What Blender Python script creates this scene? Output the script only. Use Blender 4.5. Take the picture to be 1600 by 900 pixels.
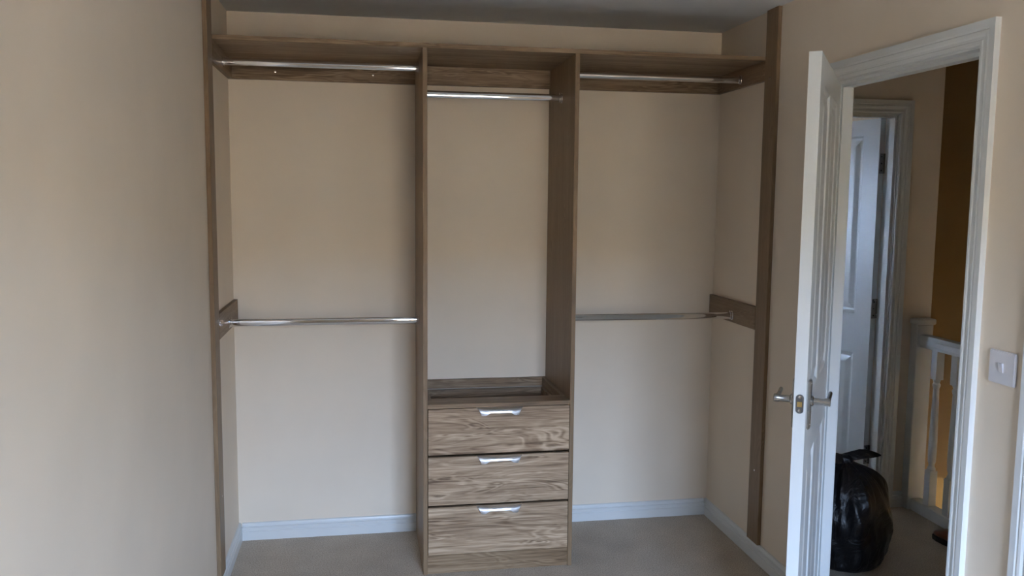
import bpy, bmesh, math, random
from mathutils import Vector, Matrix, noise
random.seed(7)
scene = bpy.context.scene
for o in list(bpy.data.objects): bpy.data.objects.remove(o)
COL = scene.collection

# ------------------------------------------------------------------ camera
FPX = 1334.5
cam = bpy.data.cameras.new('camera'); camo = bpy.data.objects.new('camera', cam); COL.objects.link(camo)
cam.sensor_fit = 'HORIZONTAL'; cam.sensor_width = 36.0; cam.lens = FPX / 1600 * 36.0
cam.clip_start = 0.05; cam.clip_end = 400
YAW, PITCH, ROLL = 0.1738, -0.1047, 0.0095
fw = Vector((math.sin(YAW)*math.cos(PITCH), math.cos(YAW)*math.cos(PITCH), math.sin(PITCH)))
r0 = fw.cross(Vector((0, 0, 1))).normalized(); u0 = r0.cross(fw)
rt = math.cos(ROLL)*r0 + math.sin(ROLL)*u0; up = -math.sin(ROLL)*r0 + math.cos(ROLL)*u0
M3 = Matrix((rt, up, -fw)).transposed()
camo.matrix_world = Matrix.Translation((0.5673, -3.929, 1.5681)) @ M3.to_4x4()
scene.camera = camo

# ------------------------------------------------------------------ sky, exposure
SKY_COLOR = (0.50, 0.68, 1.0); SKY_STRENGTH = 17.0; EXPOSURE = 2.0
wd = bpy.data.worlds.new('sky'); scene.world = wd; wd.use_nodes = True
bg = wd.node_tree.nodes['Background']
bg.inputs[0].default_value = (*SKY_COLOR, 1); bg.inputs[1].default_value = SKY_STRENGTH
sl_ = bpy.data.lights.new('sun', 'SUN'); sl_.energy = 22.0; sl_.color = (1.0, 0.90, 0.75); sl_.angle = math.radians(0.53)
slo = bpy.data.objects.new('sun', sl_); COL.objects.link(slo)      # behind the house: it lights the street, not the room
slo.rotation_euler = Vector((-0.5, -0.6, -0.7)).to_track_quat('-Z', 'Y').to_euler()
vs = scene.view_settings
vs.view_transform = 'Standard'; vs.look = 'None'; vs.gamma = 1.0; vs.exposure = EXPOSURE
vs.use_curve_mapping = False

# ------------------------------------------------------------------ measures (metres)
W, H = 2.258, 2.3575            # room width, ceiling height
YF = -4.75                      # window wall behind the camera
WT = 0.0822                     # thickness of the right wall
DY0, DY1, DZ = -1.770, -1.0014, 1.9936   # near jamb, far jamb, head of the doorway
S = 0.4975; ZS = 2.170; T = 0.018        # shelf depth, shelf top, board thickness
XL, XR = 0.8058, 1.4405         # outer faces of the drawer tower
HS = 0.080                      # skirting height
HALL_Y = -0.05                  # landing wall with the further door
HX0, HX1 = W + WT, 3.35         # landing between room wall and balustrade
WINX0, WINX1, WINZ0, WINZ1 = 0.85, 1.95, 0.85, 1.95

# ------------------------------------------------------------------ materials
def nodes_of(name):
    m = bpy.data.materials.new(name); m.use_nodes = True
    nt = m.node_tree; return m, nt, nt.nodes['Principled BSDF']
def N(nt, t, **kw):
    n = nt.nodes.new(t)
    for k, v in kw.items(): setattr(n, k, v)
    return n
def L(nt, a, b): nt.links.new(a, b)
def ramp(nt, stops):
    r = N(nt, 'ShaderNodeValToRGB'); e = r.color_ramp.elements
    while len(e) < len(stops): e.new(0.5)
    for el, (p, c) in zip(e, stops): el.position = p; el.color = (*c, 1)
    return r
def srgb(*c):
    return tuple(((v/255)/12.92 if v/255 <= .04045 else ((v/255+.055)/1.055)**2.4) for v in c)

def mat_paint(name, col, rough=0.6, bump=0.06, scale=260, var=0.03, spec=0.5):
    m, nt, b = nodes_of(name)
    tc = N(nt, 'ShaderNodeTexCoord')
    n1 = N(nt, 'ShaderNodeTexNoise'); n1.inputs['Scale'].default_value = 3.0; n1.inputs['Detail'].default_value = 3
    L(nt, tc.outputs['Object'], n1.inputs['Vector'])
    r = ramp(nt, [(0.3, tuple(c*(1-var) for c in col)), (0.7, tuple(min(1, c*(1+var)) for c in col))])
    L(nt, n1.outputs['Fac'], r.inputs['Fac']); L(nt, r.outputs['Color'], b.inputs['Base Color'])
    n2 = N(nt, 'ShaderNodeTexNoise'); n2.inputs['Scale'].default_value = scale; n2.inputs['Detail'].default_value = 2
    L(nt, tc.outputs['Object'], n2.inputs['Vector'])
    bp = N(nt, 'ShaderNodeBump'); bp.inputs['Strength'].default_value = bump; bp.inputs['Distance'].default_value = 0.002
    L(nt, n2.outputs['Fac'], bp.inputs['Height']); L(nt, bp.outputs['Normal'], b.inputs['Normal'])
    b.inputs['Roughness'].default_value = rough; b.inputs['Specular IOR Level'].default_value = spec
    return m

def mat_wood(name, axis, dark, mid, light, contrast=1.0, rough=0.45):
    """grained oak foil; axis = grain direction 0/1/2"""
    m, nt, b = nodes_of(name)
    tc = N(nt, 'ShaderNodeTexCoord'); oi = N(nt, 'ShaderNodeObjectInfo')
    ad = N(nt, 'ShaderNodeVectorMath', operation='MULTIPLY_ADD')
    cmb = N(nt, 'ShaderNodeCombineXYZ')
    for i in range(3): L(nt, oi.outputs['Random'], cmb.inputs[i])
    L(nt, cmb.outputs[0], ad.inputs[0]); ad.inputs[1].default_value = (3.7, 5.1, 9.3); L(nt, tc.outputs['Object'], ad.inputs[2])
    def stretched(across, along, detail, rough_, dist=0.0):
        mp = N(nt, 'ShaderNodeMapping'); sc = [across]*3; sc[axis] = along; mp.inputs['Scale'].default_value = sc
        L(nt, ad.outputs[0], mp.inputs['Vector'])
        n = N(nt, 'ShaderNodeTexNoise'); n.inputs['Scale'].default_value = 1.0; n.inputs['Detail'].default_value = detail
        n.inputs['Roughness'].default_value = rough_; n.inputs['Distortion'].default_value = dist; L(nt, mp.outputs[0], n.inputs['Vector']); return n
    def math_(op, a, b=None, c=None):
        n = N(nt, 'ShaderNodeMath', operation=op)
        for i, v in enumerate((a, b, c)):
            if v is None: continue
            if isinstance(v, (int, float)): n.inputs[i].default_value = v
            else: L(nt, v, n.inputs[i])
        return n.outputs[0]
    broad = stretched(11.0, 1.1, 3, 0.5, 0.6)          # slow tone changes between growth bands
    figure = stretched(16.0, 2.2, 2, 0.45, 1.3)         # cathedral figure
    fine = stretched(420.0, 9.0, 4, 0.6)                # pores
    mid_ = stretched(90.0, 2.5, 4, 0.6)                 # streaks
    rings = math_('SINE', math_('MULTIPLY', figure.outputs['Fac'], 58.0))
    mask = math_('MULTIPLY', rings, math_('MULTIPLY', math_('SUBTRACT', figure.outputs['Fac'], 0.40), 0.42*contrast))
    t1 = math_('MULTIPLY_ADD', math_('SUBTRACT', broad.outputs['Fac'], 0.5), 0.45*contrast, 0.5)
    t2 = math_('MULTIPLY_ADD', math_('SUBTRACT', mid_.outputs['Fac'], 0.5), 0.55*contrast, t1)
    t3 = math_('MULTIPLY_ADD', math_('SUBTRACT', fine.outputs['Fac'], 0.5), 0.45*contrast, t2)
    off = N(nt, 'ShaderNodeMath', operation='ADD'); L(nt, t3, off.inputs[0]); L(nt, mask, off.inputs[1])
    r = ramp(nt, [(0.30, dark), (0.49, mid), (0.66, light)])
    L(nt, off.outputs[0], r.inputs['Fac']); L(nt, r.outputs['Color'], b.inputs['Base Color'])
    bp = N(nt, 'ShaderNodeBump'); bp.inputs['Strength'].default_value = 0.12; bp.inputs['Distance'].default_value = 0.001
    L(nt, fine.outputs['Fac'], bp.inputs['Height']); L(nt, bp.outputs['Normal'], b.inputs['Normal'])
    b.inputs['Roughness'].default_value = rough; b.inputs['Specular IOR Level'].default_value = 0.35
    return m

def mat_metal(name, col, rough, brushed=None):
    m, nt, b = nodes_of(name)
    b.inputs['Metallic'].default_value = 1.0; b.inputs['Base Color'].default_value = (*col, 1)
    tc = N(nt, 'ShaderNodeTexCoord'); mp = N(nt, 'ShaderNodeMapping')
    mp.inputs['Scale'].default_value = brushed or (40, 40, 40); L(nt, tc.outputs['Object'], mp.inputs['Vector'])
    n = N(nt, 'ShaderNodeTexNoise'); n.inputs['Scale'].default_value = 1.0; n.inputs['Detail'].default_value = 3
    L(nt, mp.outputs[0], n.inputs['Vector'])
    mr = N(nt, 'ShaderNodeMapRange'); mr.inputs['To Min'].default_value = rough*0.8; mr.inputs['To Max'].default_value = rough*1.25
    L(nt, n.outputs['Fac'], mr.inputs['Value']); L(nt, mr.outputs[0], b.inputs['Roughness'])
    return m

def mat_carpet():
    m, nt, b = nodes_of('carpet')
    tc = N(nt, 'ShaderNodeTexCoord')
    a = N(nt, 'ShaderNodeTexNoise'); a.inputs['Scale'].default_value = 190; a.inputs['Detail'].default_value = 4; L(nt, tc.outputs['Object'], a.inputs['Vector'])
    c = N(nt, 'ShaderNodeTexNoise'); c.inputs['Scale'].default_value = 7; c.inputs['Detail'].default_value = 4; L(nt, tc.outputs['Object'], c.inputs['Vector'])
    ra = ramp(nt, [(0.3, srgb(172, 158, 142)), (0.7, srgb(220, 208, 192))]); L(nt, a.outputs['Fac'], ra.inputs['Fac'])
    rc = ramp(nt, [(0.3, (0.86, 0.86, 0.86)), (0.7, (1, 1, 1))]); L(nt, c.outputs['Fac'], rc.inputs['Fac'])
    mx = N(nt, 'ShaderNodeMix', data_type='RGBA', blend_type='MULTIPLY'); mx.inputs[0].default_value = 1
    L(nt, ra.outputs['Color'], mx.inputs[6]); L(nt, rc.outputs['Color'], mx.inputs[7]); L(nt, mx.outputs[2], b.inputs['Base Color'])
    bp = N(nt, 'ShaderNodeBump'); bp.inputs['Strength'].default_value = 0.6; bp.inputs['Distance'].default_value = 0.004
    L(nt, a.outputs['Fac'], bp.inputs['Height']); L(nt, bp.outputs['Normal'], b.inputs['Normal'])
    b.inputs['Roughness'].default_value = 0.95; b.inputs['Specular IOR Level'].default_value = 0.1
    return m

def mat_door():
    """white satin paint over an embossed vertical wood grain"""
    m, nt, b = nodes_of('door_white')
    tc = N(nt, 'ShaderNodeTexCoord'); mp = N(nt, 'ShaderNodeMapping'); mp.inputs['Scale'].default_value = (26, 26, 1.6)
    L(nt, tc.outputs['Object'], mp.inputs['Vector'])
    n = N(nt, 'ShaderNodeTexNoise'); n.inputs['Scale'].default_value = 2.0; n.inputs['Detail'].default_value = 5; n.inputs['Distortion'].default_value = 0.8
    L(nt, mp.outputs[0], n.inputs['Vector'])
    mu = N(nt, 'ShaderNodeMath', operation='MULTIPLY'); mu.inputs[1].default_value = 40; L(nt, n.outputs['Fac'], mu.inputs[0])
    s = N(nt, 'ShaderNodeMath', operation='SINE'); L(nt, mu.outputs[0], s.inputs[0])
    bp = N(nt, 'ShaderNodeBump'); bp.inputs['Strength'].default_value = 0.10; bp.inputs['Distance'].default_value = 0.0006
    L(nt, s.outputs[0], bp.inputs['Height']); L(nt, bp.outputs['Normal'], b.inputs['Normal'])
    b.inputs['Base Color'].default_value = (*srgb(218, 220, 219), 1); b.inputs['Roughness'].default_value = 0.33
    return m

def mat_bag():
    m, nt, b = nodes_of('bin_liner_black')
    tc = N(nt, 'ShaderNodeTexCoord')
    n = N(nt, 'ShaderNodeTexNoise'); n.inputs['Scale'].default_value = 9; n.inputs['Detail'].default_value = 5; n.inputs['Distortion'].default_value = 1.5
    L(nt, tc.outputs['Object'], n.inputs['Vector'])
    bp = N(nt, 'ShaderNodeBump'); bp.inputs['Strength'].default_value = 0.7; bp.inputs['Distance'].default_value = 0.02
    L(nt, n.outputs['Fac'], bp.inputs['Height']); L(nt, bp.outputs['Normal'], b.inputs['Normal'])
    b.inputs['Base Color'].default_value = (0.006, 0.006, 0.008, 1); b.inputs['Roughness'].default_value = 0.36
    return m

def mat_simple(name, col, rough=0.5, metallic=0.0, noise_scale=30, var=0.08):
    m, nt, b = nodes_of(name)
    tc = N(nt, 'ShaderNodeTexCoord'); n = N(nt, 'ShaderNodeTexNoise'); n.inputs['Scale'].default_value = noise_scale
    L(nt, tc.outputs['Object'], n.inputs['Vector'])
    r = ramp(nt, [(0.3, tuple(c*(1-var) for c in col)), (0.7, tuple(min(1, c*(1+var)) for c in col))])
    L(nt, n.outputs['Fac'], r.inputs['Fac']); L(nt, r.outputs['Color'], b.inputs['Base Color'])
    b.inputs['Roughness'].default_value = rough; b.inputs['Metallic'].default_value = metallic
    return m

def mat_glass():
    m = bpy.data.materials.new('window_glass'); m.use_nodes = True; nt = m.node_tree
    for n in list(nt.nodes): nt.nodes.remove(n)
    out = N(nt, 'ShaderNodeOutputMaterial'); tr = N(nt, 'ShaderNodeBsdfTransparent'); gl = N(nt, 'ShaderNodeBsdfGlossy')
    gl.inputs['Roughness'].default_value = 0.0; mx = N(nt, 'ShaderNodeMixShader'); fr = N(nt, 'ShaderNodeFresnel')
    L(nt, fr.outputs[0], mx.inputs[0]); L(nt, tr.outputs[0], mx.inputs[1]); L(nt, gl.outputs[0], mx.inputs[2]); L(nt, mx.outputs[0], out.inputs[0])
    return m

WALL = mat_paint('magnolia_paint', srgb(239, 223, 202), 0.55, 0.05)
CEIL = mat_paint('ceiling_white', srgb(232, 232, 230), 0.8, 0.05)
WHITE = mat_paint('white_gloss_trim', srgb(226, 227, 225), 0.32, 0.0, 60, 0.01)
STAIRW = mat_paint('stairwell_shade_tan', srgb(205, 176, 128), 0.6, 0.05)  # tan deepened so the unlit stairwell walls come out darker
DOORW = mat_door()
CARPET = mat_carpet()
oak = (srgb(98, 76, 54), srgb(138, 113, 86), srgb(170, 145, 116))
OAK_X = mat_wood('oak_foil_horizontal', 0, *oak)
OAK_F = mat_wood('oak_drawer_front', 0, srgb(106, 82, 60), srgb(168, 141, 113), srgb(204, 179, 150), 1.1)
OAK_Y = mat_wood('oak_foil_depth', 1, *oak, contrast=0.5)
OAK_Z = mat_wood('oak_foil_vertical', 2, *oak, contrast=0.35)
CHROME = mat_metal('polished_chrome', (0.82, 0.82, 0.83), 0.06)
STEEL = mat_metal('satin_steel', (0.46, 0.45, 0.43), 0.25)
DARKSTEEL = mat_metal('dark_steel', (0.22, 0.22, 0.22), 0.35)
SATIN = mat_metal('satin_aluminium', (0.80, 0.80, 0.82), 0.30, (8, 300, 300))
BRASS = mat_metal('brass', (0.80, 0.62, 0.28), 0.25)
DARK = mat_simple('dark_gap', (0.03, 0.027, 0.024), 0.8)
DARKFLOOR = mat_simple('dark_hall_floor', srgb(84, 72, 60), 0.8)
PLASTIC = mat_simple('white_plastic', srgb(225, 222, 224), 0.35, var=0.01)
BAG = mat_bag()
LEATHER = mat_simple('brown_leather', srgb(122, 62, 34), 0.28, var=0.25)
SOLE = mat_simple('dark_rubber_sole', srgb(40, 26, 20), 0.7)
GLASS = mat_glass()
UPVC = mat_simple('white_upvc', srgb(240, 240, 240), 0.3, var=0.01)
GRASS = mat_simple('block_paving', srgb(118, 104, 90), 0.9, noise_scale=2, var=0.3)

# ------------------------------------------------------------------ helpers
def tag(o, label=None, cat=None, group=None, kind=None):
    if label: o['label'] = label
    if cat: o['category'] = cat
    if group: o['group'] = group
    if kind: o['kind'] = kind
    return o
def empty(name, loc, rz=0.0):
    e = bpy.data.objects.new(name, None); COL.objects.link(e); e.location = loc; e.rotation_euler = (0, 0, rz)
    e.empty_display_size = 0.05
    return e
def box(bm, x0, x1, y0, y1, z0, z1):
    x0, x1 = min(x0, x1), max(x0, x1); y0, y1 = min(y0, y1), max(y0, y1); z0, z1 = min(z0, z1), max(z0, z1)
    v = [bm.verts.new((x, y, z)) for z in (z0, z1) for y in (y0, y1) for x in (x0, x1)]
    for f in ((0, 2, 3, 1), (4, 5, 7, 6), (0, 1, 5, 4), (2, 6, 7, 3), (0, 4, 6, 2), (1, 3, 7, 5)):
        bm.faces.new([v[i] for i in f])
def prism(bm, prof, axis, a0, a1):
    """extrude a closed 2-D profile along axis; profile axes are the other two in xyz order"""
    def P(p, a):
        c = list(p); c.insert(axis, a); return c
    A = [bm.verts.new(P(p, a0)) for p in prof]; B = [bm.verts.new(P(p, a1)) for p in prof]
    n = len(prof)
    for i in range(n): bm.faces.new((A[i], A[(i+1) % n], B[(i+1) % n], B[i]))
    bm.faces.new(A[::-1]); bm.faces.new(B)
def loft(bm, rings, closed=True, caps=True):
    R = [[bm.verts.new(p) for p in r] for r in rings]; n = len(rings[0])
    for a, b in zip(R, R[1:]):
        for i in range(n if closed else n-1): bm.faces.new((a[i], a[(i+1) % n], b[(i+1) % n], b[i]))
    if caps: bm.faces.new(R[0][::-1]); bm.faces.new(R[-1])
def lathe(bm, prof, c, axis=2, n=20):
    rings = []
    for r, h in prof:
        ring = []
        for i in range(n):
            a = 2*math.pi*i/n; q = [r*math.cos(a), r*math.sin(a)]; q.insert(axis, h)
            ring.append((c[0]+q[0], c[1]+q[1], c[2]+q[2]))
        rings.append(ring)
    loft(bm, rings)
def build(name, bm, mat, parent=None, origin=None, smooth=False, bevel=0.0, seg=1):
    """link bm as one mesh object. Coordinates are the parent thing's local ones; with no parent they are world
    ones and the object's origin goes to origin."""
    bmesh.ops.recalc_face_normals(bm, faces=bm.faces)
    if bevel: bmesh.ops.bevel(bm, geom=list(bm.edges), offset=bevel, segments=seg, affect='EDGES', clamp_overlap=True)
    me = bpy.data.meshes.new(name); bm.to_mesh(me); bm.free()
    if smooth:
        for p in me.polygons: p.use_smooth = True
    o = bpy.data.objects.new(name, me); COL.objects.link(o); me.materials.append(mat)
    if parent: o.parent = parent
    elif origin:
        me.transform(Matrix.Translation(-Vector(origin))); o.location = origin
    if smooth and hasattr(me, 'set_sharp_from_angle'): me.set_sharp_from_angle(angle=math.radians(40))
    return o
def bx(name, dims, mat, parent=None, bevel=0.0, origin=None, seg=1):
    bm = bmesh.new(); box(bm, *dims); return build(name, bm, mat, parent, origin, bevel=bevel, seg=seg)
def struct(o, label, cat=None): return tag(o, label, cat, kind='structure')
def wall_with_holes(name, axis, t0, t1, u0, u1, z0, z1, holes, mat):
    """wall slab with thickness along axis (0 or 1), spanning u and z, with rectangular holes (ua, ub, za, zb)"""
    us = sorted({u0, u1, *[h[0] for h in holes], *[h[1] for h in holes]}); zz = sorted({z0, z1, *[h[2] for h in holes], *[h[3] for h in holes]})
    bm = bmesh.new(); vs_ = {}
    def V(t, u, z):
        k = (t, round(u, 5), round(z, 5))
        if k not in vs_: vs_[k] = bm.verts.new((t, u, z) if axis == 0 else (u, t, z))
        return vs_[k]
    def solid(i, j):
        if i < 0 or j < 0 or i >= len(us)-1 or j >= len(zz)-1: return False
        cu, cz = (us[i]+us[i+1])/2, (zz[j]+zz[j+1])/2
        return not any(h[0] < cu < h[1] and h[2] < cz < h[3] for h in holes)
    for i in range(len(us)-1):
        for j in range(len(zz)-1):
            if not solid(i, j): continue
            a, b, c, d = us[i], us[i+1], zz[j], zz[j+1]
            for t in (t0, t1): bm.faces.new((V(t, a, c), V(t, b, c), V(t, b, d), V(t, a, d)))
            if not solid(i-1, j): bm.faces.new((V(t0, a, c), V(t0, a, d), V(t1, a, d), V(t1, a, c)))
            if not solid(i+1, j): bm.faces.new((V(t0, b, c), V(t0, b, d), V(t1, b, d), V(t1, b, c)))
            if not solid(i, j-1): bm.faces.new((V(t0, a, c), V(t0, b, c), V(t1, b, c), V(t1, a, c)))
            if not solid(i, j+1): bm.faces.new((V(t0, a, d), V(t0, b, d), V(t1, b, d), V(t1, a, d)))
    return build(name, bm, mat)

# ------------------------------------------------------------------ room shell
D3Y1, D3Y0 = -2.089, -2.855     # cupboard/en-suite door on the right wall, next to the switch
struct(bx('floor', (-0.1, HX0-0.0, YF-0.1, 0.12, -0.25, 0), CARPET), 'beige cut pile carpet of the bedroom')
struct(bx('ceiling', (-0.1, HX0, YF-0.1, 0.05, H, H+0.1), CEIL), 'plain white bedroom ceiling above the open wardrobe')
struct(bx('wall_left', (-0.1, 0, YF-0.1, 0.05, 0, H), WALL), 'magnolia wall on the left of the open wardrobe')
struct(bx('wall_back', (-0.1, W+WT, 0, 0.05, 0, H), WALL), 'magnolia wall behind the open wardrobe bays')
struct(wall_with_holes('wall_right', 0, W, W+WT, YF-0.1, 0, 0, H,
       [(DY0-0.02, DY1+0.02, 0, DZ+0.02), (D3Y0-0.02, D3Y1+0.02, 0, DZ+0.02)], WALL), 'magnolia wall on the right with the doorway to the landing')
struct(wall_with_holes('wall_front', 1, YF-0.1, YF, 0, W, 0, H, [(WINX0, WINX1, WINZ0, WINZ1)], WALL), 'magnolia window wall behind the photographer')

# window behind the camera
win = struct(empty('window_1', ((WINX0+WINX1)/2, YF-0.06, WINZ0)), 'white framed bedroom window behind the photographer')
hw = (WINX1-WINX0)/2; hh = WINZ1-WINZ0
bm = bmesh.new()
for (a, b, c, d) in ((-hw, hw, 0, .055), (-hw, hw, hh-.055, hh), (-hw, -hw+.055, .055, hh-.055), (hw-.055, hw, .055, hh-.055), (-.035, .035, .055, hh-.055)):
    box(bm, a, b, -.03, .03, c, d)
build('window_frame', bm, UPVC, win)
for s in (-1, 1):
    bx('pane', (s*.035, s*(hw-.055), -.004, .004, .055, hh-.055), GLASS, win)
bx('window_sill', (-hw-.04, hw+.04, .03, .16, -.03, -.002), WHITE, win, 0.004)
struct(bx('ground', (-60, 60, -90, 40, -2.9, -2.75), GRASS), 'paved street outside the bedroom window')

BRICK = mat_simple('buff_brick', srgb(172, 156, 128), 0.9, noise_scale=12, var=0.2)
TILE = mat_simple('brown_roof_tile', srgb(132, 118, 98), 0.9, noise_scale=9, var=0.2)
hs_ = struct(empty('houses_added', (0, -29.5, -2.75)), 'unseen row of brick houses added across the street to shape the window light')  # added out of view: ridge blocks low sky, brick bounces warm light
bx('wall', (-30, 30, -3.5, 3.5, 0, 5.0), BRICK, hs_)
bm = bmesh.new(); prism(bm, [(-3.8, 4.8), (3.8, 4.8), (0, 7.5)], 0, -30.3, 30.3); build('roof', bm, TILE, hs_)
for k in range(12):
    for zz_ in (1.0, 3.3): bx('window', (-27.5+k*5-.6, -27.5+k*5+.6, 3.5, 3.53, zz_, zz_+1.2), DARK, hs_)
def portal(x0, x1, z0, z1, y, facing):
    li = bpy.data.lights.new('window_portal', 'AREA'); li.shape = 'RECTANGLE'; li.size = x1-x0; li.size_y = z1-z0
    ob = bpy.data.objects.new('window_portal', li); COL.objects.link(ob); ob.location = ((x0+x1)/2, y, (z0+z1)/2)
    ob.rotation_euler = (math.radians(90 if facing > 0 else -90), 0, 0); li.cycles.is_portal = True
portal(WINX0, WINX1, WINZ0, WINZ1, YF-.115, 1)
# skirting boards: moulded profile, (distance from wall, height)
SK = [(0, 0), (.016, 0), (.016, HS*.50), (.0125, HS*.53), (.0125, HS*.57), (.0155, HS*.60), (.0150, HS*.74), (.0085, HS*.78), (.0085, HS*.84), (.0115, HS*.87), (.009, HS*.97), (.005, HS), (0, HS)]
def skirting(name, runs, label):
    bm = bmesh.new()
    for axis, wallpos, sgn, a0, a1 in runs:   # axis of the run; sgn = direction away from the wall
        if axis == 1: prism(bm, [(wallpos+sgn*d, z) for d, z in SK], 1, a0, a1)
        else: prism(bm, [(wallpos+sgn*d, z) for d, z in SK], 0, a0, a1)
    return struct(build(name, bm, WHITE), label)
AR = 0.070                       # architrave width
skirting('baseboard_left', [(1, 0, 1, YF, 0)], 'white moulded skirting along the left wall')
skirting('baseboard_back', [(0, 0, -1, 0.015, W-0.015)], 'white moulded skirting along the back wall of the wardrobe')
skirting('baseboard_right', [(1, W, -1, DY1+AR, 0), (1, W, -1, D3Y1+AR, DY0-AR), (1, W, -1, YF, D3Y0-AR)], 'white moulded skirting along the right wall')

# ------------------------------------------------------------------ door sets
# architrave profile: (across from the opening edge outwards, projection from the wall)
ARP = [(.006, 0), (.006, .010), (.010, .013), (.017, .013), (.020, .0105), (.027, .0105), (.033, .015), (.041, .0165), (.045, .0135), (.050, .0175), (AR, .018), (AR, 0)]
def frame_set(name, label, map3, y0, y1, z1, depth, stop_at, both=True):
    """lining, stop and architraves for an opening spanning y0..y1 in 'along' and 0..z1.
    map3(along, out, z): out = distance out of the wall face on the room side (negative = into the wall)"""
    root = struct(empty(name, map3((y0+y1)/2, -depth/2, 0)), label); inv = Vector(root.location)
    def put(nm, boxes, mat=WHITE, bevel=0.0):
        bm = bmesh.new()
        for (a0, a1, o0, o1, z0, zz) in boxes:
            p, q = Vector(map3(a0, o0, z0))-inv, Vector(map3(a1, o1, zz))-inv
            box(bm, p.x, q.x, p.y, q.y, p.z, q.z)
        return build(nm, bm, mat, root, bevel=bevel)
    put('lining', [(y0-.02, y0, 0, -depth, 0, z1)]); put('lining', [(y1, y1+.02, 0, -depth, 0, z1)]); put('lining', [(y0-.02, y1+.02, 0, -depth, z1, z1+.02)])
    s0, s1 = stop_at
    put('door_stop', [(y0, y0+.012, s0, s1, 0, z1)]); put('door_stop', [(y1-.012, y1, s0, s1, 0, z1)]); put('door_stop', [(y0+.012, y1-.012, s0, s1, z1-.012, z1)])
    for side in ((0, 1) if both else (0,)):
        def O(out): return out if side == 0 else -depth-out
        rings = []
        for (a, z, sa, sz) in ((y0, 0, -1, 0), (y0, z1, -1, 1), (y1, z1, 1, 1), (y1, 0, 1, 0)):
            rings.append([tuple(Vector(map3(a+sa*w, O(o), z+sz*w))-inv) for w, o in ARP])
        for i in range(3):
            bm = bmesh.new(); loft(bm, [rings[i], rings[i+1]]); build('architrave', bm, WHITE, root)
    return root
def door_face_and_panels(root, w, h, off, sgn, panels):
    """children 'panel' on one face (at y = off, facing sgn*y) of a leaf whose width runs along x from 0 to w"""
    for (x0, x1, z0, z1) in panels:
        bm = bmesh.new(); rings = []
        for ins, dep in ((0, 0), (.004, .0015), (.012, .0075), (.020, .0085), (.024, .0085), (.050, .002), (.056, .0012)):
            rings.append([(x0+ins, off-sgn*dep, z0+ins), (x1-ins, off-sgn*dep, z0+ins), (x1-ins, off-sgn*dep, z1-ins), (x0+ins, off-sgn*dep, z1-ins)])
        R = [[bm.verts.new(p) for p in r] for r in rings]
        for a, b in zip(R, R[1:]):
            for i in range(4): bm.faces.new((a[i], a[(i+1) % 4], b[(i+1) % 4], b[i]))
        bm.faces.new(R[-1])
        o = build('panel', bm, DOORW, root)
        me = o.data     # make the panel face outwards
        if (sum(p.normal.y*p.area for p in me.polygons))*sgn < 0: me.flip_normals()
PANELS = lambda w: [(.105, w/2-.045, .19-.09, .775), (w/2+.045, w-.105, .19-.09, .775), (.105, w/2-.045, .985, 1.905), (w/2+.045, w-.105, .985, 1.905)]
def leaf(root, w, h, t, z0):
    """door leaf local: x 0..w from the hinge, y 0..-t*? thickness from y=0 to y=t, faces with panel openings"""
    pans = [(a, b, c, d) for a, b, c, d in PANELS(w)]
    xs = sorted({0, w, *[p[0] for p in pans], *[p[1] for p in pans]}); zz = sorted({z0, h, *[p[2] for p in pans], *[p[3] for p in pans]})
    bm = bmesh.new()
    for y in (0, t):
        for i in range(len(xs)-1):
            for j in range(len(zz)-1):
                cx, cz = (xs[i]+xs[i+1])/2, (zz[j]+zz[j+1])/2
                if any(p[0] < cx < p[1] and p[2] < cz < p[3] for p in pans): continue
                bm.faces.new([bm.verts.new(q) for q in ((xs[i], y, zz[j]), (xs[i+1], y, zz[j]), (xs[i+1], y, zz[j+1]), (xs[i], y, zz[j+1]))])
    for q in ([(0, 0, z0), (0, t, z0), (0, t, h), (0, 0, h)], [(w, 0, z0), (w, t, z0), (w, t, h), (w, 0, h)],
              [(0, 0, z0), (w, 0, z0), (w, t, z0), (0, t, z0)], [(0, 0, h), (w, 0, h), (w, t, h), (0, t, h)]):
        bm.faces.new([bm.verts.new(p) for p in q])
    bmesh.ops.remove_doubles(bm, verts=bm.verts, dist=1e-5)
    build('leaf', bm, DOORW, root)
    door_face_and_panels(root, w, h, 0, -1, pans); door_face_and_panels(root, w, h, t, 1, pans)
def lever_set(root, x, z, y, sgn):
    """backplate with a straight lever on the face at y facing sgn*y; the arm points back towards the hinge (-x)"""
    bp = bx('backplate', (x-.020, x+.020, y, y+sgn*.009, z-.085, z+.065), STEEL, root, 0.003, seg=2)
    bm = bmesh.new(); lathe(bm, [(.016, y+sgn*.009), (.016, y+sgn*.014), (.0105, y+sgn*.017), (.0095, y+sgn*.045), (.012, y+sgn*.050), (.012, y+sgn*.062), (.010, y+sgn*.064)], (x, 0, z), 1, 18)
    hd = build('lever_stem', bm, STEEL, root, smooth=True)
    bm = bmesh.new(); rings = []
    for k in range(9):
        u = k/8; xx = x+.004-.105*u; zc = z+.001+.002*u*u+.003*max(0, u-.7)/.3; hz = .0095-.002*u; hy = .006
        rings.append([(xx, y+sgn*.056+hy*math.cos(a), zc+hz*math.sin(a)) for a in [2*math.pi*i/14 for i in range(14)]])
    loft(bm, rings); build('lever_arm', bm, STEEL, hd, smooth=True)
    for dz in (.052, -.072):
        bm = bmesh.new(); lathe(bm, [(.0042, y+sgn*.009), (.0042, y+sgn*.0105), (.001, y+sgn*.0112)], (x, 0, z+dz), 1, 10); build('screw', bm, CHROME, bp, smooth=True)
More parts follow.
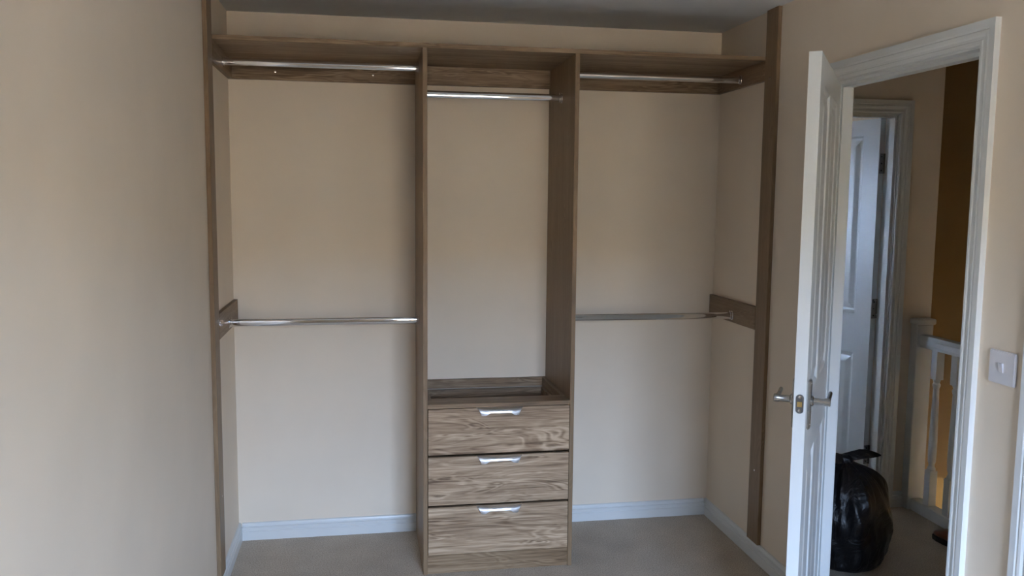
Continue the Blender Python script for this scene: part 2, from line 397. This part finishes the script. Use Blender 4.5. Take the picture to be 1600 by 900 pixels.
def hinges(root, t, zs_):
    for z in zs_:
        h = bx('hinge', (-.002, 0.0, .002, t-.004, z-.05, z+.05), STEEL, root)
        bm = bmesh.new(); lathe(bm, [(.006, z-.05), (.006, z+.05)], (-.003, -.005, 0), 2, 12); build('hinge_knuckle', bm, STEEL, h, smooth=True)
        for k in (-.035, 0, .035):
            bm = bmesh.new(); lathe(bm, [(.004, -.0024), (.004, -.003)], (0, t/2, z+k), 0, 8); build('screw', bm, DARK, h)

# bedroom doorway (opening in the right wall) and its open door
map_right = lambda a, o, z: (W-o, a, z)
frame_set('trim_1', 'white moulded door frame and architrave of the landing doorway', map_right, DY0, DY1, DZ, WT, (-.040, -WT+.004))
DANG = 0.9671
# local +x runs from hinge to latch: direction (-cos, -sin); local +y (thickness) must be the landing side (sin, -cos)
rz = math.pi + DANG
d1 = empty('door_1', (W-.005, DY1-.002, 0), rz)
struct(d1, 'white four panel door standing open into the bedroom', 'door')
leaf(d1, .7626, 1.990, .035, .008)
lever_set(d1, .705, .972, .035, 1); lever_set(d1, .705, .972, 0, -1)
hinges(d1, .035, (.25, 1.75))
# latch plate on the leading edge
bm = bmesh.new(); pr = []
for i in range(24):
    a = 2*math.pi*i/24; y = .0115*math.cos(a); z = .0115*math.sin(a) + (.0175 if math.sin(a) >= 0 else -.0175); pr.append((.0175+y, .972+z))
prism(bm, pr, 0, .7626, .7641); lp = build('latch_plate', bm, DARKSTEEL, d1); lp['label'] = 'oval steel latch plate on the door edge'
bm = bmesh.new(); prism(bm, [(.0105, .9645), (.0245, .9645), (.0245, .9795), (.0105, .9795)], 0, .7641, .769); build('latch_bolt', bm, BRASS, lp)
for dz in (.0205, -.0205):
    bm = bmesh.new(); lathe(bm, [(.0045, .7641), (.0045, .7648), (.001, .7654)], (0, .0175, .972+dz), 0, 10); build('screw', bm, CHROME, lp, smooth=True)

# closed door beside the switch, only its frame enters the picture
frame_set('trim_2', 'white architrave at the right edge beside the light switch', map_right, D3Y0, D3Y1, DZ, WT, (-.040, -WT+.004))
d3 = empty('door_3', (W, D3Y1-.003, 0), -math.pi/2)   # local x -> -y, local y -> +x
struct(d3, 'closed white four panel door right of the light switch', 'door')
leaf(d3, .760, 1.985, .035, .008)
lever_set(d3, .70, .972, 0, -1)

# ------------------------------------------------------------------ landing, stairwell and the far room
SX = 4.30                                     # far wall of the stairwell
LY0 = -3.2
struct(bx('floor_landing', (HX0, HX1+.03, LY0, HALL_Y+.12, -0.30, 0), CARPET), 'grey beige carpet of the landing outside')
HU = 3.0                                      # the stairwell rises higher than the landing
struct(bx('ceiling_landing', (HX0, 3.415, LY0-.1, HALL_Y+.1, H, HU+0.1), CEIL), 'plain ceiling over the landing')
struct(bx('ceiling_stairwell', (3.415, SX+.1, LY0-.1, 1.7, HU, HU+0.1), CEIL), 'high ceiling over the stairs')
A0, A1 = 2.455, 3.175                         # opening of the further door
struct(wall_with_holes('wall_landing', 1, HALL_Y, HALL_Y+.10, HX0, 3.415, 0, H, [(A0-.02, A1+.02, 0, DZ+.02)], WALL), 'magnolia landing wall around the further door')
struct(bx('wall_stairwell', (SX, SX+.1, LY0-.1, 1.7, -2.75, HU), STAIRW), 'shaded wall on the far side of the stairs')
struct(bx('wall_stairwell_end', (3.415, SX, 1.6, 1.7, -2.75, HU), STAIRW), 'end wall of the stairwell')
struct(bx('wall_landing_end', (HX0, SX, LY0-.1, LY0, -2.75, HU), WALL), 'end wall of the landing')
struct(bx('wall_bedroom_side', (3.315, 3.415, HALL_Y+.10, 3.3, -2.75, HU), WALL), 'wall between the far room and the stairs')
struct(bx('floor_downstairs', (-.1, SX+.1, LY0-.1, 1.7, -2.75, -2.65), DARKFLOOR), 'carpet at the foot of the stairs')
struct(bx('wall_downstairs', (HX0-.6, HX0-.5, LY0-.1, 1.7, -2.65, -.30), WALL), 'wall of the hall downstairs')
skirting('baseboard_landing', [(0, HALL_Y, -1, A1+AR, 3.415), (1, HX0, 1, DY1+AR, HALL_Y)], 'white moulded skirting beside the further door')
# lamp of the downstairs hall, close under the landing slab
pl = bpy.data.lights.new('downstairs_spot', 'SPOT'); pl.energy = 30; pl.color = (1.0, 0.84, 0.55); pl.shadow_soft_size = 0.02
pl.spot_size = math.radians(34); pl.spot_blend = 0.15
plo = bpy.data.objects.new('downstairs_spot', pl); COL.objects.link(plo); plo.location = (2.75, -1.2, -.345)
plo.rotation_euler = (Vector((SX, .95, -.45))-plo.location).to_track_quat('-Z', 'Y').to_euler()

map_hall = lambda a, o, z: (a, HALL_Y-o, z)
frame_set('trim_3', 'white architrave of the further door across the landing', map_hall, A0, A1, DZ, .10, (-.055, -.012))
# far room with its own window
FY = 3.2
struct(bx('floor_far_room', (0.3, 3.315, HALL_Y+.12, FY, -.25, 0), CARPET), 'carpet of the room across the landing')
struct(bx('ceiling_far_room', (0.3, 3.415, HALL_Y+.10, FY+.1, H, H+.1), CEIL), 'ceiling of the room across the landing')
struct(bx('wall_far_room', (0.3, 3.415, FY, FY+.1, 0, H), WALL), 'end wall of the room across the landing')
struct(wall_with_holes('wall_far_room_side', 0, 0.2, 0.3, .05, FY+.1, 0, H, [(2.0, 2.7, 1.1, 1.9)], WALL), 'window wall of the room across the landing')
w2 = struct(empty('window_2', (.25, 2.35, 1.1)), 'window of the room across the landing')
bm = bmesh.new()
for (a, b, c, d) in ((-.35, .35, 0, .045), (-.35, .35, .755, .8), (-.35, -.305, .045, .755), (.305, .35, .045, .755)): box(bm, -.03, .03, a, b, c, d)
build('window_frame', bm, UPVC, w2)
bx('pane', (-.004, .004, -.305, .305, .045, .755), GLASS, w2)
# further door: hinged on the right jamb, swung away into the far room
d2 = empty('door_2', (A1-.003, HALL_Y+.100, 0), math.radians(103))
struct(d2, 'white panelled door standing ajar across the landing', 'door')
D2W = A1-A0-.006
leaf(d2, D2W, 1.985, .035, .008)
hinges(d2, .035, (.25, 1.02, 1.76))
lever_set(d2, D2W-.06, .972, .035, 1)

# ------------------------------------------------------------------ wardrobe interior
sh = bx('wardrobe_shelf', (0, W-.012, -S, 0, ZS-T, ZS), OAK_X, origin=(W/2, -S/2, ZS-T), bevel=0.0008)
tag(sh, 'long oak effect shelf spanning the top of the wardrobe', 'shelf')
def screws(par, pts, axis, sgn):
    for p in pts:
        bm = bmesh.new(); lathe(bm, [(.0045, 0), (.0045, sgn*.0012), (.0015, sgn*.002)], p, axis, 10); build('screw', bm, CHROME, par, smooth=True)
def batten(name, dims, mat, label, scr=(), axis=1, sgn=-1):
    org = Vector(((dims[0]+dims[1])/2, (dims[2]+dims[3])/2, min(dims[4], dims[5])))
    e = empty(name, org)
    bx('board', (dims[0]-org.x, dims[1]-org.x, dims[2]-org.y, dims[3]-org.y, dims[4]-org.z, dims[5]-org.z), mat, e, 0.0008)
    screws(e, [tuple(Vector(p)-org) for p in scr], axis, sgn)
    return tag(e, label, 'batten', 'oak battens on the wardrobe walls')
ZB = ZS-T-.082
batten('wall_batten', (T, XL, -T, 0, ZB, ZS-T), OAK_X, 'oak batten under the shelf on the back of the left bay', [(.62, -T, ZB+.035), (.2, -T, ZB+.035)])
batten('wall_batten', (XL+T, XR-T, -T, 0, ZB, ZS-T), OAK_X, 'oak batten under the shelf on the back of the centre bay')
batten('wall_batten', (XR, W-T, -T, 0, ZB, ZS-T), OAK_X, 'oak batten under the shelf on the back of the right bay', [(XR+.03, -T, ZB+.04)])
batten('wall_batten', (0, T, -S, 0, ZB, ZS-T), OAK_Y, 'short oak batten under the shelf against the left wall')
batten('wall_batten', (W-T, W, -S, 0, ZB, ZS-T), OAK_Y, 'short oak batten under the shelf against the right wall')
ZM0, ZM1 = 1.010, 1.110
batten('wall_batten', (0, T, -S, 0, ZM0, ZM1), OAK_Y, 'oak batten holding the lower rail on the left wall', [(T, -.40, 1.07)], 0, 1)
batten('wall_batten', (W-T, W, -S, 0, ZM0, ZM1), OAK_Y, 'oak batten holding the lower rail on the right wall')
SL = .1018; LT = .0168
def liner(x0, x1, label, sx):
    org = Vector(((x0+x1)/2, -S-SL/2, HS)); e = empty('wardrobe_liner', org)
    bx('board', (x0-org.x, x1-org.x, -SL/2, SL/2, 0, H-HS-.001), OAK_Z, e, 0.0008)
    screws(e, [(sx, .0, 2.075-HS), (sx, .0, .40-HS)], 0, 1 if sx > 0 else -1)
    tag(e, label, 'liner')
liner(0.0005, LT, 'full height oak liner strip on the left wall', LT/2)
liner(W-LT, W-.0005, 'full height oak liner strip on the right wall', -LT/2)

# drawer tower
tw = tag(empty('drawer_tower', ((XL+XR)/2, -S/2, 0)), 'oak effect tower with three drawers between the hanging bays', 'drawer unit')
TX, TY = (XL+XR)/2, -S/2
def tl(x0, x1, y0, y1, z0, z1): return (x0-TX, x1-TX, y0-TY, y1-TY, z0, z1)
for xa in (XL, XR-T):
    bm = bmesh.new()    # panel scribed over the skirting at the back
    prism(bm, [(-S-TY, 0), (-.017-TY, 0), (-.017-TY, HS+.002), (-.001-TY, HS+.002), (-.001-TY, ZS-T-.0005), (-S-TY, ZS-T-.0005)], 0, xa-TX, xa+T-TX)
    build('side_panel', bm, OAK_Z, tw, bevel=0.0008)
XA, XB = XL+T, XR-T
ZT = .724
bx('front_rail', tl(XA, XB, -S+.001, -S+.105, ZT-T, ZT), OAK_X, tw, 0.0008)
bx('rear_rail', tl(XA, XB, -.018, -.001, ZT-.042, ZT), OAK_X, tw, 0.0008)
for xa, s in ((XA, 1), (XB, -1)):
    bx('side_cleat', tl(xa, xa+s*.018, -S+.105, -.018, ZT-.075, ZT), OAK_Y, tw, 0.0008)
bx('plinth', tl(XA, XB, -S+.006, -S+.024, 0, .081), OAK_X, tw, 0.0008)
bx('base_board', tl(XA, XB, -S+.024, -.018, .065, .081), OAK_X, tw)
def make_handle(dr, zt):
    """edge pull: straight top lip, plate sweeping out and down, ends dropping further than the middle"""
    bm = bmesh.new(); cols = 28; rows = 7; wt, wb = .098, .078; yf = -S-.002-TY; outer = []; th = .002
    for layer in (0, 1):
        g = []
        for j in range(rows+1):
            v = j/rows; row = []
            for i in range(cols+1):
                u = -1+2*i/cols; hwid = wt+(wb-wt)*v
                drop = .020+.012*min(1, max(0, (abs(u)-.45)/.3))**2 if abs(u) < .75 else .032
                drop = .0205+.012*(1/(1+math.exp(-(abs(u)-.66)*22)))
                out = .024*math.sin(v*math.pi/2)**.9*(1-.25*abs(u)**4)
                x = u*hwid; y = yf-out-.001; z = zt+.003-drop*v**1.6
                if layer: y += th*.9*v+.0002; z -= th*(1-v)+.0004
                row.append(bm.verts.new((x, y, z)))
            g.append(row)
        outer.append(g)
    A, B = outer
    for j in range(rows):
        for i in range(cols):
            bm.faces.new((A[j][i], A[j][i+1], A[j+1][i+1], A[j+1][i])); bm.faces.new((B[j][i], B[j+1][i], B[j+1][i+1], B[j][i+1]))
    for i in range(cols):
        for j in (0, rows): bm.faces.new((A[j][i], B[j][i], B[j][i+1], A[j][i+1]))
    for j in range(rows):
        for i in (0, cols): bm.faces.new((A[j][i], A[j+1][i], B[j+1][i], B[j][i]))
    h = build('handle', bm, SATIN, dr, smooth=True); h['label'] = 'satin silver edge pull handle'
for k, (z0, z1) in enumerate(((.511, .7045), (.296, .501), (.084, .287))):
    fr = bx('drawer', tl(XA+.002, XB-.002, -S-.003, -S+.015, z0, z1), OAK_F, tw, 0.0015)
    bm = bmesh.new(); zi0, zi1 = z0+.02, (z1-.017 if k == 0 else z1-.045)
    for dm in (tl(XA+.022, XA+.034, -S+.015, -.06, zi0, zi1), tl(XB-.034, XB-.022, -S+.015, -.06, zi0, zi1),
               tl(XA+.034, XB-.034, -.072, -.06, zi0, zi1), tl(XA+.034, XB-.034, -S+.0155, -S+.027, zi0, zi1), tl(XA+.034, XB-.034, -S+.027, -.072, zi0, zi0+.006)):
        box(bm, *dm)
    build('drawer_box', bm, OAK_X, fr)
    make_handle(fr, z1)

# hanging rails: oval chrome tube in two end sockets
def rail(x0, x1, z, label, sockets=(True, True)):
    cx = (x0+x1)/2; e = tag(empty('hanging_rail', (cx, -.27, z)), label, 'clothes rail', 'chrome hanging rails in the wardrobe')
    bm = bmesh.new(); n = 28
    def oval(x, a, b):
        pts = []
        for i in range(n):
            t = 2*math.pi*i/n; pts.append((x, a*math.cos(t), math.copysign(abs(math.sin(t))**.8, math.sin(t))*b))
        return pts
    loft(bm, [oval(x0-cx+.001, .0075, .015), oval(x1-cx-.001, .0075, .015)]); build('tube', bm, CHROME, e, smooth=True)
    for s, xe in ((1, x0-cx), (-1, x1-cx)):
        bm = bmesh.new(); loft(bm, [oval(xe, .0125, .0215), oval(xe+s*.003, .0125, .0215), oval(xe+s*.0032, .0098, .0178), oval(xe+s*.012, .0098, .0178)])
        so = build('end_socket', bm, CHROME, e, smooth=True)
        bm = bmesh.new(); lathe(bm, [(.0035, xe+s*.0115), (.0035, xe+s*.013)], (0, 0, .0195), 0, 10); build('screw', bm, CHROME, so, smooth=True)
rail(T, XL, 2.106, 'upper chrome hanging rail in the left bay')
rail(T, XL, 1.042, 'lower chrome hanging rail in the left bay')
rail(XL+T, XR-T, 2.000, 'short chrome hanging rail in the centre bay above the drawers')
rail(XR, W-T, 2.102, 'upper chrome hanging rail in the right bay')
rail(XR, W-T, 1.042, 'lower chrome hanging rail in the right bay')

# ------------------------------------------------------------------ light switch
sy, sz = -1.937, 1.129
sw = tag(empty('light_switch', (W, sy, sz)), 'square white light switch on the right wall by the doorway', 'switch')
bx('plate', (-.009, 0, -.048, .048, -.045, .045), PLASTIC, sw, 0.003, seg=2)
bm = bmesh.new(); prism(bm, [(-.0088, -.012), (-.0105, -.012), (-.0145, .012), (-.0088, .012)], 1, -.006, .006)
bm2 = bmesh.new(); prism(bm2, [(-.0088, -.0125), (-.0105, -.0125), (-.0150, .0125), (-.0088, .0125)], 1, -.007, .007); bm.free()
build('rocker', bm2, PLASTIC, sw)

# ------------------------------------------------------------------ balustrade on the landing
bal = tag(empty('balustrade', (HX1, -.6, 0)), 'white painted balustrade with turned spindles beside the stairs', 'balustrade')
bm = bmesh.new(); box(bm, -.045, .045, .495, .5495, 0, .955)
build('newel_post', bm, WHITE, bal, bevel=.003)
bx('newel_cap', (-.055, .055, .485, .5495, .955, .985), WHITE, bal, .006)
RY0 = -1.6
bm = bmesh.new(); prism(bm, [(-.03, .845), (.03, .845), (.033, .86), (.033, .885), (.024, .905), (-.024, .905), (-.033, .885), (-.033, .86)], 1, RY0, .495)
build('handrail', bm, WHITE, bal)
bx('base_rail', (-.03, .03, RY0, .495, .0, .06), WHITE, bal, .004)
spm = None
def spindle_mesh():
    bm = bmesh.new(); q = .0205
    box(bm, -q, q, -q, q, .06, .24); box(bm, -q, q, -q, q, .70, .845)
    prof = [(.0195, .24), (.0205, .248), (.014, .262), (.014, .272), (.0185, .285), (.0205, .33), (.0195, .42), (.0175, .52), (.0150, .61), (.0140, .655), (.0185, .668), (.0185, .676), (.014, .684), (.0195, .70)]
    lathe(bm, prof, (0, 0, 0), 2, 16); return bm
y = .3875
while y > RY0+.05:
    if spm is None:
        o = build('spindle', spindle_mesh(), WHITE, bal); spm = o
    else:
        o = spm.copy(); COL.objects.link(o); o.parent = bal
    o.location = (0, y, 0); y -= .143

# ------------------------------------------------------------------ bin bag
BX, BY = 2.625, -.62
bag = tag(empty('bin_bag', (BX, BY, 0)), 'full black plastic bin bag knotted at the top on the landing', 'bin bag')
prof = [(.0, 0.0), (.10, .0), (.165, .012), (.192, .05), (.203, .11), (.210, .18), (.210, .25), (.198, .315), (.168, .37), (.118, .410), (.064, .432), (.034, .446), (.026, .456)]
def prof_at(t):
    k = t*(len(prof)-1); i = min(int(k), len(prof)-2); f = k-i
    def cr(j): return prof[max(0, min(len(prof)-1, j))]
    a, b, c, d = cr(i-1), cr(i), cr(i+1), cr(i+2); out = []
    for q in (0, 1):
        out.append(.5*((2*b[q])+(-a[q]+c[q])*f+(2*a[q]-5*b[q]+4*c[q]-d[q])*f*f+(-a[q]+3*b[q]-3*c[q]+d[q])*f**3))
    return max(0.0, out[0]), max(0.0, out[1])
bm = bmesh.new(); NA, NT = 120, 72; rings = []
for j in range(NT+1):
    t = j/NT; r, z = prof_at(t); r = max(r, .002); ring = []
    for i in range(NA):
        a = 2*math.pi*i/NA; ca, sa = math.cos(a), math.sin(a)
        p = Vector((ca*1.3, sa*1.3, z*3.0))
        lump = noise.noise(p*1.6+Vector((3, 1, 0)))*.030 + noise.noise(Vector((ca*2.6, sa*2.6, z*7+4)))*.016
        gather = max(0, (z-.26)/.19); fold = math.sin(a*11+2.5*noise.noise(Vector((ca, sa, 2))))*.13*gather*r + math.sin(a*23+1)*.05*gather*r
        crease = -abs(noise.noise(Vector((ca*3.2+z*4, sa*3.2-z*3, z*4))))*.022
        k = min(1, r/.12)*min(1, z/.05)
        rr = .96*r+(lump+crease)*k+fold
        ring.append((rr*ca, rr*sa, max(0, z+noise.noise(p*2)*.006*k)))
    rings.append(ring)
loft(bm, rings); build('bag_body', bm, BAG, bag, smooth=True)
def ear(pts, name='knot_ear'):
    bm = bmesh.new(); rings = []; n = len(pts)
    for k, (x, y_, z, w, th, tilt) in enumerate(pts):
        ring = []
        for i in range(16):
            a = 2*math.pi*i/16; uu = math.cos(a)*w*(1+.12*math.sin(3*a+k)); vv = math.sin(a)*th*(1+.2*math.sin(5*a+k*2))
            ring.append((x-uu*math.sin(tilt)*.3, y_+uu*.5+vv*.8, z+uu*.85*math.cos(tilt)+vv*.3))
        rings.append(ring)
    loft(bm, rings); build(name, bm, BAG, bag, smooth=True)
ear([(-.01, 0, .452, .022, .014, 0), (.03, -.01, .470, .020, .010, 0), (.065, -.015, .478, .021, .008, .2), (.10, -.02, .480, .019, .007, .3), (.13, -.025, .478, .012, .005, .3), (.152, -.028, .474, .003, .002, .3)])
ear([(.01, 0, .452, .022, .014, 0), (-.03, -.02, .462, .022, .010, 0), (-.06, -.035, .470, .024, .008, 0), (-.085, -.05, .478, .018, .006, 0), (-.105, -.055, .482, .004, .002, 0)])
bm = bmesh.new()
lathe(bm, [(.006, .432), (.026, .438), (.034, .450), (.030, .464), (.014, .474), (.002, .476)], (0, 0, 0), 2, 18)
for v in bm.verts: v.co += noise.noise_vector(v.co*40)*.006
build('knot', bm, BAG, bag, smooth=True)

# ------------------------------------------------------------------ shoe on the landing, toe towards the further door
so = tag(empty('shoe', (3.243, -.580, 0), 0.12), 'brown leather shoe by the balustrade, mostly hidden by the door frame', 'shoe')
secs = [(.140, .006, .030, .020), (.132, .026, .034, .028), (.115, .040, .044, .036), (.085, .048, .055, .040), (.045, .049, .070, .042), (.0, .043, .082, .046), (-.05, .037, .090, .056), (-.10, .037, .090, .058), (-.130, .030, .088, .058), (-.142, .016, .084, .056)]
def shoe_ring(y_, hw_, top, n=20):
    ring = []
    for i in range(n):
        a = 2*math.pi*i/n; ring.append((hw_*math.copysign(abs(math.cos(a))**.8, math.cos(a)), y_, .012+(top-.012)*(.5+.5*math.sin(a))))
    return ring
bm = bmesh.new(); loft(bm, [shoe_ring(y_, w_, t_) for y_, w_, t_, _ in secs]); build('upper', bm, LEATHER, so, smooth=True)
bm = bmesh.new(); loft(bm, [[(w_*1.06*math.cos(a)*1.0, y_*1.03, z_) for a, z_ in ((math.pi, 0), (0, 0), (0, .014), (math.pi, .014))] for y_, w_, t_, _ in secs]); build('sole', bm, SOLE, so)
bx('heel', (-.032, .032, -.145, -.075, 0, .0135), SOLE, so, .003)
